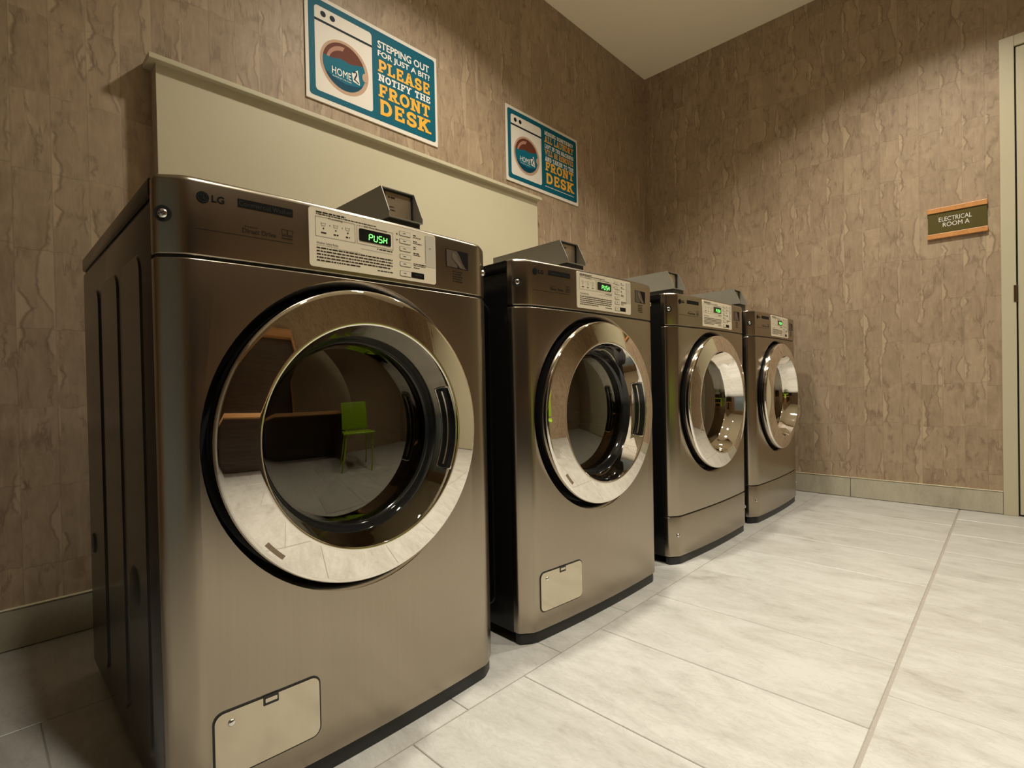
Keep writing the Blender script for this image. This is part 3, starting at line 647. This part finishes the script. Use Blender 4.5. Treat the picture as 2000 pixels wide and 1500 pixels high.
    for q, (a, e, lo, hi) in enumerate(((.047, .250, .914, .952), (.047, .478, .886, .910), (.078, .113, .575, .61), (.163, .196, .575, .61), (.248, .277, .575, .61), (.50, .606, .475, .505),
                            (.790, .815, .885, .912), (.790, .862, .850, .870), (.790, .822, .765, .795), (.790, .868, .735, .755), (.790, .815, .655, .682), (.790, .815, .622, .645), (.790, .845, .535, .565),
                            (.790, .852, .505, .527), (.790, .905, .330, .358), (.790, .90, .302, .322), (.790, .842, .255, .28), (.482, .606, .082, .108))):
        dashes(b, PU(a), PU(e), PV(lo), PV(hi), on_front, h, q)
    for i in range(5):
        z = .325 - i * .053; e = (.606, .606, .606, .592, .35)[i]; dashes(b, PU(.047), PU(e), PV(z - .016), PV(z + .018), on_front, h, 40 + i)
    stroke_into(b, arc(PU(.945), PV(.675), .004, .004, 40, 140, 6), .0006, on_front, h); stroke_into(b, arc(PU(.945), PV(.675), .002, .002, 40, 140, 6), .0006, on_front, h)
    link('panel_lettering', b, M['ink'], plate, kind='stuff')
    for i in range(6):
        zt = (.925, .778, .633, .487, .342, .170)[i]; hgt = .085 if i < 5 else .105
        b = sheet(bmesh.new(), PU(.668), PU(.766), PV(zt - hgt), PV(zt), .002, .001, .0021, 3); link('button_outline', b, M['ink'], plate)
        b = sheet(bmesh.new(), PU(.670), PU(.764), PV(zt - hgt) + .0005, PV(zt) - .0005, .002, .001, .0025, 3); bt = link('button', b, M['button'], plate)
        b = bmesh.new(); rule(b, PU(.698), PU(.722), PV(zt - hgt * .45), .0010, .0028, 1); link('button_mark', b, M['ink'], bt)
    b = sheet(bmesh.new(), PU(.768), PU(.884), PV(.065), PV(.175), .001, .001, .0021, 3); st = link('start_field', b, M['darkprint'], plate)
    b = bmesh.new(); dashes(b, PU(.80), PU(.86), PV(.105), PV(.140), on_front, .0024, 6); link('start_lettering', b, M['bandtext'], st)
    # maker's mark and printed names on the fascia
    b = bmesh.new(); poly_front(b, circ(.0585, .9530, .0086, 36), .0006); em = link('logo_emblem', b, M['logo'], root)
    b = bmesh.new(); stroke_into(b, arc(.0585, .9530, .0066, .0066, -10, -345, 30) , .0007, on_front, .0010); stroke_into(b, [(.0598, .9572), (.0598, .9506), (.0622, .9506)], .0008, on_front, .0010); stroke_into(b, [(.0585, .9530), (.0640, .9530)], .0007, on_front, .0010)
    poly_front(b, circ(.0558, .9560, .0010, 10), .0010); link('emblem_lines', b, M['logoface'], em)
    b = bmesh.new(); text_into(b, 'LG', .0705, .0880, .9485, .9588, on_front, .0006, .02); link('brand_lettering', b, M['logo'], root)
    b = sheet(bmesh.new(), .1070, .1925, .9490, .9620, .0005, 0, .0005, 4); nb = link('name_band', b, M['darkprint'], root)
    b = bmesh.new(); text_into(b, 'Commercial ' + kinds, .1090, .1905, .9515, .9590, on_front, .0009); link('name_lettering', b, M['bandtext'], nb)
    b = bmesh.new(); rule(b, .0490, .1920, .9055, .0010, .0005, 14)
    text_into(b, 'Inverter', .1170, .1365, .9195, .9225, on_front, .0006); text_into(b, 'Direct Drive', .1130, .1640, .9105, .9180, on_front, .0006, .015)
    for i, (a, e) in enumerate(((.174, .183), (.183, .1915))): frame_rule(b, a, e, .9195 - .001 * i, .9265, .0007, .0005)
    rule(b, .174, .1915, .9165, .0016, .0005, 2); dashes(b, .1735, .1920, .9105, .9140, on_front, .0006, 5)
    link('printed_names', b, M['ink'], root)
    # pictogram of a hand by a drawer, and its caption
    b = bmesh.new(); poly_front(b, [(.524, .917), (.588, .917), (.588, .9545), (.524, .9545)], .0005); pc = link('pictogram', b, M['picto'], root)
    b = bmesh.new(); poly_front(b, [(.556, .9545), (.588, .9545), (.588, .917), (.582, .920), (.572, .930), (.566, .942)], .0009); poly_front(b, [(.556, .917), (.562, .917), (.556, .9235)], .0009)
    frame_rule(b, .524, .588, .917, .9545, .0008, .0009); link('pictogram_shade', b, M['darkprint'], pc)
    b = bmesh.new(); poly_front(b, [(.540, .946), (.546, .950), (.553, .944), (.558, .934), (.566, .927), (.572, .918), (.563, .919), (.556, .926), (.549, .930), (.541, .936)], .0011); link('pictogram_hand', b, M['picto2'], pc)
    b = bmesh.new()
    for i in range(5): dashes(b, .542, .571 - (.004 if i % 2 else 0), .9072 - i * .0052, .9110 - i * .0052, on_front, .0006, i)
    link('pictogram_caption', b, M['ink'], root)
    screw_at(.0105, .9235, root, .0075, cup=True); 
    s2 = screw_at(W - .0105, .9235, root, .0075); s2.rotation_euler = (0, 0, math.radians(35))
    if washer:
        HX0, HX1, HZ0, HZ1 = .053, .221, .074, .179
        b = sheet(bmesh.new(), HX0, HX1, HZ0, HZ1, .016, -.001, .0006, 10); link('hatch_gap', b, M['black'], root)
        b = sheet(bmesh.new(), HX0 + .003, HX1 - .003, HZ0 + .003, HZ1 - .003, .0135, -.001, .0022, 10); ht = link('drain_hatch', b, M['steel_gloss'], root, 40)
        b = sheet(bmesh.new(), .126, .150, HZ1 - .016, HZ1 - .0012, .001, 0, .0026, 3); link('latch_slot', b, M['black'], ht)
        b = sheet(bmesh.new(), .129, .1475, HZ1 - .0115, HZ1 - .0052, .0008, 0, .0034, 3); link('latch', b, M['steel_gloss'], ht)
        b = bmesh.new(); lathe(b, [(0, -.0045), (.0035, -.0042), (.0055, -.0028), (.006, -.001)], 16); o = link('hatch_screw', b, M['screw'], ht, 40); o.location = (.0795, front_y(.0795) - .0005, HZ1 - .021)
    else:
        screw_at(.0305, .106, root, .007); s2 = screw_at(W - .0305, .106, root, .007)
    return root
def children(o): return [c for c in bpy.data.objects if c.parent == o]
def copy_tree(o, parent=None):
    c = o.copy(); C.objects.link(c)
    if parent: c.parent = parent
    for ch_ in children(o): copy_tree(ch_, c)
    return c
wm = make_machine(True); dm = make_machine(False)
MP = [(0.2175, -0.9677, -0.0037), (0.9965, -0.9533, -0.0305), (1.7957, -0.9623, -0.0315), (2.5493, -0.9830, 0.0)]
wm2 = copy_tree(wm); dm2 = copy_tree(dm)
for o, (x, y, a) in zip((wm, wm2, dm, dm2), MP): o.location = (x, y, 0); o.rotation_euler = (0, 0, a)
tag(wm, 'nearest and largest grey steel washing machine, at the left end of the row', 'washing machine', 'front-loading machines in the row')
tag(wm2, 'grey steel washing machine with a small low hatch, second from the left in the row', 'washing machine', 'front-loading machines in the row')
tag(dm, 'grey steel tumble dryer with separate kick panel, third from the left in the row', 'tumble dryer', 'front-loading machines in the row')
tag(dm2, 'farthest and smallest grey steel tumble dryer, last in the row beside the right wall', 'tumble dryer', 'front-loading machines in the row')

# ------------------------------------------------------------------ coin boxes on the machines
def make_coin_box():
    root = empty('coin_box', (0, 0, 0)); w = .087; zb, zt = .036, .107; t = .0018
    side = [(.340, zb), (.340, zt), (.054, zt), (.026, zb + .012), (.026, zb)]
    for x0 in (0, w - t):
        b = prism(bmesh.new(), side, lambda u, v, h: (h, u, v), x0, x0 + t); link('side_cheek', b, M['boxmetal'], root)
    link('top_cover', bx(t, w - t, .0545, .339, zt - t, zt - .0001), M['boxmetal'], root)
    link('back_cover', bx(t, w - t, .336, .339, zb, zt - t), M['boxmetal'], root)
    fp = link('face_plate', bx(t, w - t, .062, .065, zb, zt - t), M['boxface'], root)
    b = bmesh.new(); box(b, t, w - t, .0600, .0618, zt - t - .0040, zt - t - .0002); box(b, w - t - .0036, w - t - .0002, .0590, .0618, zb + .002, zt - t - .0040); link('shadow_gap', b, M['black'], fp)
    link('coin_slot', bx(.0135, .0155, .0612, .0622, zb + .028, zb + .066), M['black'], fp)
    b = bmesh.new(); g = lambda u, v, h: (u, .062 - h, v)
    dashes(b, .022, .040, zb + .052, zb + .057, g, .0004, 1); dashes(b, .026, .038, zb + .033, zb + .036, g, .0004, 2); dashes(b, .024, .040, zb + .026, zb + .0295, g, .0004, 3)
    link('face_lettering', b, M['ink'], fp)
    link('bottom_tray', bx(t, w - t, .027, .336, zb, zb + .002), M['boxmetal'], root)
    link('mount', bx(.004, w - .004, .032, .334, 0, zb), M['black'], root)
    return root
cb = make_coin_box()
CBX = [(0, .427), (1, .268), (2, .134), (3, .012)]
CBL = ['light grey metal coin box on the nearest washing machine', 'grey metal coin box on the second machine from the left', 'grey metal coin box on the third machine from the left', 'dark grey metal coin box on the farthest machine by the right wall']
for (i, lx), lb in zip(CBX, CBL):
    o = cb if i == 0 else copy_tree(cb)
    x, y, a = MP[i]; c, s = math.cos(a), math.sin(a); o.location = (x + c * lx, y + s * lx, H - .001); o.rotation_euler = (0, 0, a)
    tag(o, lb, 'coin box', 'coin boxes on top of the machines')

# ------------------------------------------------------------------ posters
def make_poster(x, z, w, hgt, label, lines, name='wall_poster'):
    root = empty(name, (x, 0, z)); tag(root, label, 'poster', 'laundry notices on the back wall')
    F = lambda u, v, h: (u * w, -.0015 - h, v * hgt)
    def layer(nm, pts, h, mat, parent=root):
        b = bmesh.new(); b.faces.new([b.verts.new(F(u, v, h)) for u, v in pts]); return link(nm, b, mat, parent)
    def rr(u0, u1, v0, v1, r): return [(p / w, q / hgt) for p, q in rrect(u0 * w, u1 * w, v0 * hgt, v1 * hgt, r)]
    link('board', bx(0, w, -.0055, -.0008, 0, hgt, bev=.0006, seg=1), M['white'], root)
    layer('blue_field', rr(.022, .980, .042, .962, .012), .0043, M['teal'])
    layer('washer_drawing', rr(.061, .457, .100, .900, .013), .0046, M['white'])
    wd = layer('drawn_line', [(.061, .755), (.457, .755), (.457, .778), (.061, .778)], .0049, M['navy'])
    for cx in (.118, .179): layer('drawn_knob', [(cx + .018 * math.cos(t * math.pi / 12), .840 + .028 * math.sin(t * math.pi / 12)) for t in range(24)], .0049, M['navy'])
    cx, cz, rx, rz = .259, .418, .168, .255
    ring = layer('drawn_ring', [(cx + rx * math.cos(t * math.pi / 36), cz + rz * math.sin(t * math.pi / 36)) for t in range(72)], .0049, M['tan'])
    ax, az = .147, .224
    C_ = [(cx - .003 + ax * math.cos(t * math.pi / 36), cz + .004 + az * math.sin(t * math.pi / 36)) for t in range(72)]
    por = layer('drawn_porthole', C_, .0052, M['brown'], root)
    layer('drawn_glint', [(cx + .128 * math.cos(math.radians(a)), cz + .197 * math.sin(math.radians(a))) for a in range(90, 172, 6)] + [(cx + .108 * math.cos(math.radians(a)) - .004, cz + .158 * math.sin(math.radians(a)) - .004) for a in range(168, 92, -6)], .0054, M['pink'], por)
    # water with a wavy top, and the knock-out of the door catch at the right
    wt = [(cx - .003 + ax * math.cos(math.radians(a)), cz + .004 + az * math.sin(math.radians(a))) for a in range(168, 385, 6)]
    top = [(cx + .138 - i * .0275, .498 + .010 * math.sin(i * 1.3) - .003 * i) for i in range(1, 10)]
    wa = layer('drawn_water', wt + top, .0056, M['water'], por)
    layer('drawn_deep_water', [(cx - .003 + (ax - .002) * math.cos(math.radians(a)), cz + .004 + (az - .003) * math.sin(math.radians(a))) for a in range(205, 336, 6)] + [(cx + .09, .285), (cx, .262), (cx - .08, .285)], .0058, M['water2'], por)
    layer('drawn_catch', [(.390 + .022 * math.cos(math.radians(a)) + .012, .408 + .045 * math.sin(math.radians(a))) for a in range(0, 360, 15)], .0060, M['tan'], por)
    b = bmesh.new(); text_into(b, 'HOME', .168, .300, .318, .388, lambda u, v, h: F(u, v, h), .0062)
    text_into(b, 'SUITES BY HILTON', .172, .300, .292, .304, F, .0062)
    link('logo_lettering', b, M['ptext'], root)
    tw = layer('logo_tile', [(.304, .400), (.347, .452), (.362, .308), (.313, .322)], .0062, M['white'])
    b = bmesh.new(); f2 = lambda u, v, h: F(u, v, h)
    stroke_into(b, [(.317, .405), (.322, .420), (.331, .424), (.338, .412), (.338, .396), (.328, .368), (.323, .345), (.336, .340), (.353, .322)], .0098, f2, .0066); link('logo_numeral', b, M['navy'], tw)
    for style, s, u0, u1, v0, v1, mat in lines:
        b = bmesh.new()
        if style == 'slab': slab_into(b, s, u0, u1, v0, v1, F, .0052)
        elif style == 'dash': dashes(b, u0, u1, v0, v1, F, .0052, 9)
        elif style == 'slabthin': slab_into(b, s, u0, u1, v0, v1, F, .0052, .17)
        else: text_into(b, s, u0, u1, v0, v1, F, .0052, .022 if style == 'sans' else .0)
        link('lettering', b, M[mat], root)
    return root
make_poster(.930, 1.751, .627, .401, 'larger-looking teal and white poster with washer drawing reading STEPPING OUT FOR JUST A BIT', [
    ('sans', 'STEPPING OUT', .501, .929, .790, .868, 'ptext'), ('sans', 'FOR JUST A BIT?', .501, .934, .690, .768, 'ptext'), ('slab', 'PLEASE', .501, .934, .548, .672, 'yellow'),
    ('slab', 'NOTIFY THE', .501, .936, .452, .526, 'ptext'), ('slab', 'FRONT', .501, .932, .292, .424, 'yellow'), ('slab', 'DESK', .501, .932, .112, .266, 'yellow')])
make_poster(2.013, 1.727, .627, .395, 'smaller-looking teal and white poster with washer drawing reading ALL LAUNDRY WILL BE REMOVED', [
    ('slab', 'MISSING SOMETHING?', .504, .927, .842, .896, 'ptext'), ('slabthin', 'ALL LAUNDRY', .502, .931, .738, .826, 'yellow'), ('slab', 'LEFT IN THE MACHINES', .504, .933, .656, .712, 'ptext'),
    ('slabthin', 'WILL BE REMOVED', .504, .932, .562, .640, 'yellow'), ('slab', 'AND TAKEN TO THE', .506, .931, .476, .538, 'ptext'), ('slab', 'FRONT', .507, .930, .342, .466, 'yellow'), ('slab', 'DESK', .509, .931, .162, .310, 'yellow'),
    ('dash', '', .500, .930, .108, .122, 'ptext')])

# ------------------------------------------------------------------ room sign
sg = empty('room_sign', (XR, -1.549, 1.348)); tag(sg, 'small olive room sign with orange wood bars reading ELECTRICAL ROOM A', 'sign')
w_, h_ = .218, .155
S = lambda u, v, h: (-.001 - h, -u * w_, v * h_)
link('plaque', bx(-.009, -.0005, -w_, 0, .012, h_ - .008, bev=.001, seg=1), M['olive'], sg)
link('wood_bar', bx(-.0135, -.0005, -w_ - .002, .002, .845 * h_, h_ * 1.0, bev=.0015), M['signwood'], sg)
link('wood_bar', bx(-.0135, -.0005, -w_ - .002, .002, .02 * h_, .175 * h_, bev=.0015), M['signwood'], sg)
b = bmesh.new(); text_into(b, 'ELECTRICAL', .193, .752, .545, .685, S, .0094); text_into(b, 'ROOM A', .263, .714, .365, .505, S, .0094); link('lettering', b, M['ptext'], sg)

# ------------------------------------------------------------------ ceiling fixtures (outside the frame, seen as reflections)
def make_downlight():
    root = empty('recessed_downlight', (0, 0, 0))
    b = bmesh.new(); lathe(b, [(.068, -.002), (.070, -.009), (.092, -.006), (.095, 0)], 40); bmesh.ops.rotate(b, verts=b.verts, matrix=Matrix.Rotation(math.pi/2, 3, 'X')); 
    bmesh.ops.scale(b, vec=(1, 1, -1), verts=b.verts) if max(v.co.z for v in b.verts) > .001 else None
    link('trim_ring', b, M['trimring'], root, 40)
    b = bmesh.new(); b.faces.new([b.verts.new((.068 * math.cos(2*math.pi*i/32), .068 * math.sin(2*math.pi*i/32), -.003)) for i in range(32)]); link('lens', b, M['lens'], root)
    return root
dl = make_downlight()
for i, (lx, ly, pw, beam) in enumerate(LAMPS):
    o = dl if i == 0 else copy_tree(dl); o.location = (lx, ly, ZC)
    tag(o, 'round white recessed downlight in the ceiling, ' + ('in front of the nearest washing machine', 'above the middle of the machine row', 'in front of the electrical room door', 'nearest the folding counter')[i], 'ceiling light', 'recessed downlights')

# ------------------------------------------------------------------ the side of the room behind the camera, seen in the doors
al = empty('wood_surround', (-.75, YF, 0)); tag(al, 'wooden frame around a dark panelled niche over the folding counter', 'wall panel')
link('back_panel', bx(0, 1.46, .001, .012, .78, 1.80), M['darkwood'], al)
link('top_rail', bx(-.03, 1.49, .001, .10, 1.80, 1.91, bev=.003), M['wood'], al)
for x in (-.03, 1.46): link('post', bx(x, x + .03, .001, .10, .76, 1.80, bev=.003), M['wood'], al)
ct = empty('folding_counter', (-.95, YF + .004, 0)); tag(ct, 'wood topped folding counter on dark side panels against the far wall', 'counter')
link('worktop', bx(0, 2.40, 0, .55, .70, .745, bev=.004), M['wood'], ct)
for x in (.02, 2.35): link('side_panel', bx(x, x + .03, .02, .52, 0, .70), M['darkwood'], ct)
link('modesty_panel', bx(.05, 2.35, .02, .035, .02, .70), M['darkwood'], ct)
def make_chair(name, mat, legmat):
    root = empty(name, (0, 0, 0))
    link('seat', bx(-.21, .21, -.20, .20, .43, .455, bev=.010, seg=3), mat, root, 40)
    b = bmesh.new(); box(b, -.20, .20, -.235, -.215, .47, .84, bev=.009, seg=3)
    for v in b.verts: v.co.y += -.10 * (v.co.z - .47) - .25 * v.co.x ** 2 * -1
    link('backrest', b, mat, root, 40)
    for sx in (-.17, .17):
        for sy in (-.17, .17):
            b = bmesh.new(); tube(b, [(sx, sy, .435), (sx * 1.18, sy * 1.2, 0.0)], .011, 10); link('leg', b, legmat, root, 40)
    b = bmesh.new(); tube(b, [(-.14, -.205, .44), (-.14, -.235, .55)], .009, 8); tube(b, [(.14, -.205, .44), (.14, -.235, .55)], .009, 8); link('back_support', b, legmat, root, 40)
    return root
gc = make_chair('plastic_chair', M['green'], M['green']); gc.location = (1.42, -2.55, 0); gc.rotation_euler = (0, 0, math.radians(20)); tag(gc, 'lime green plastic chair near the folding counter', 'chair')
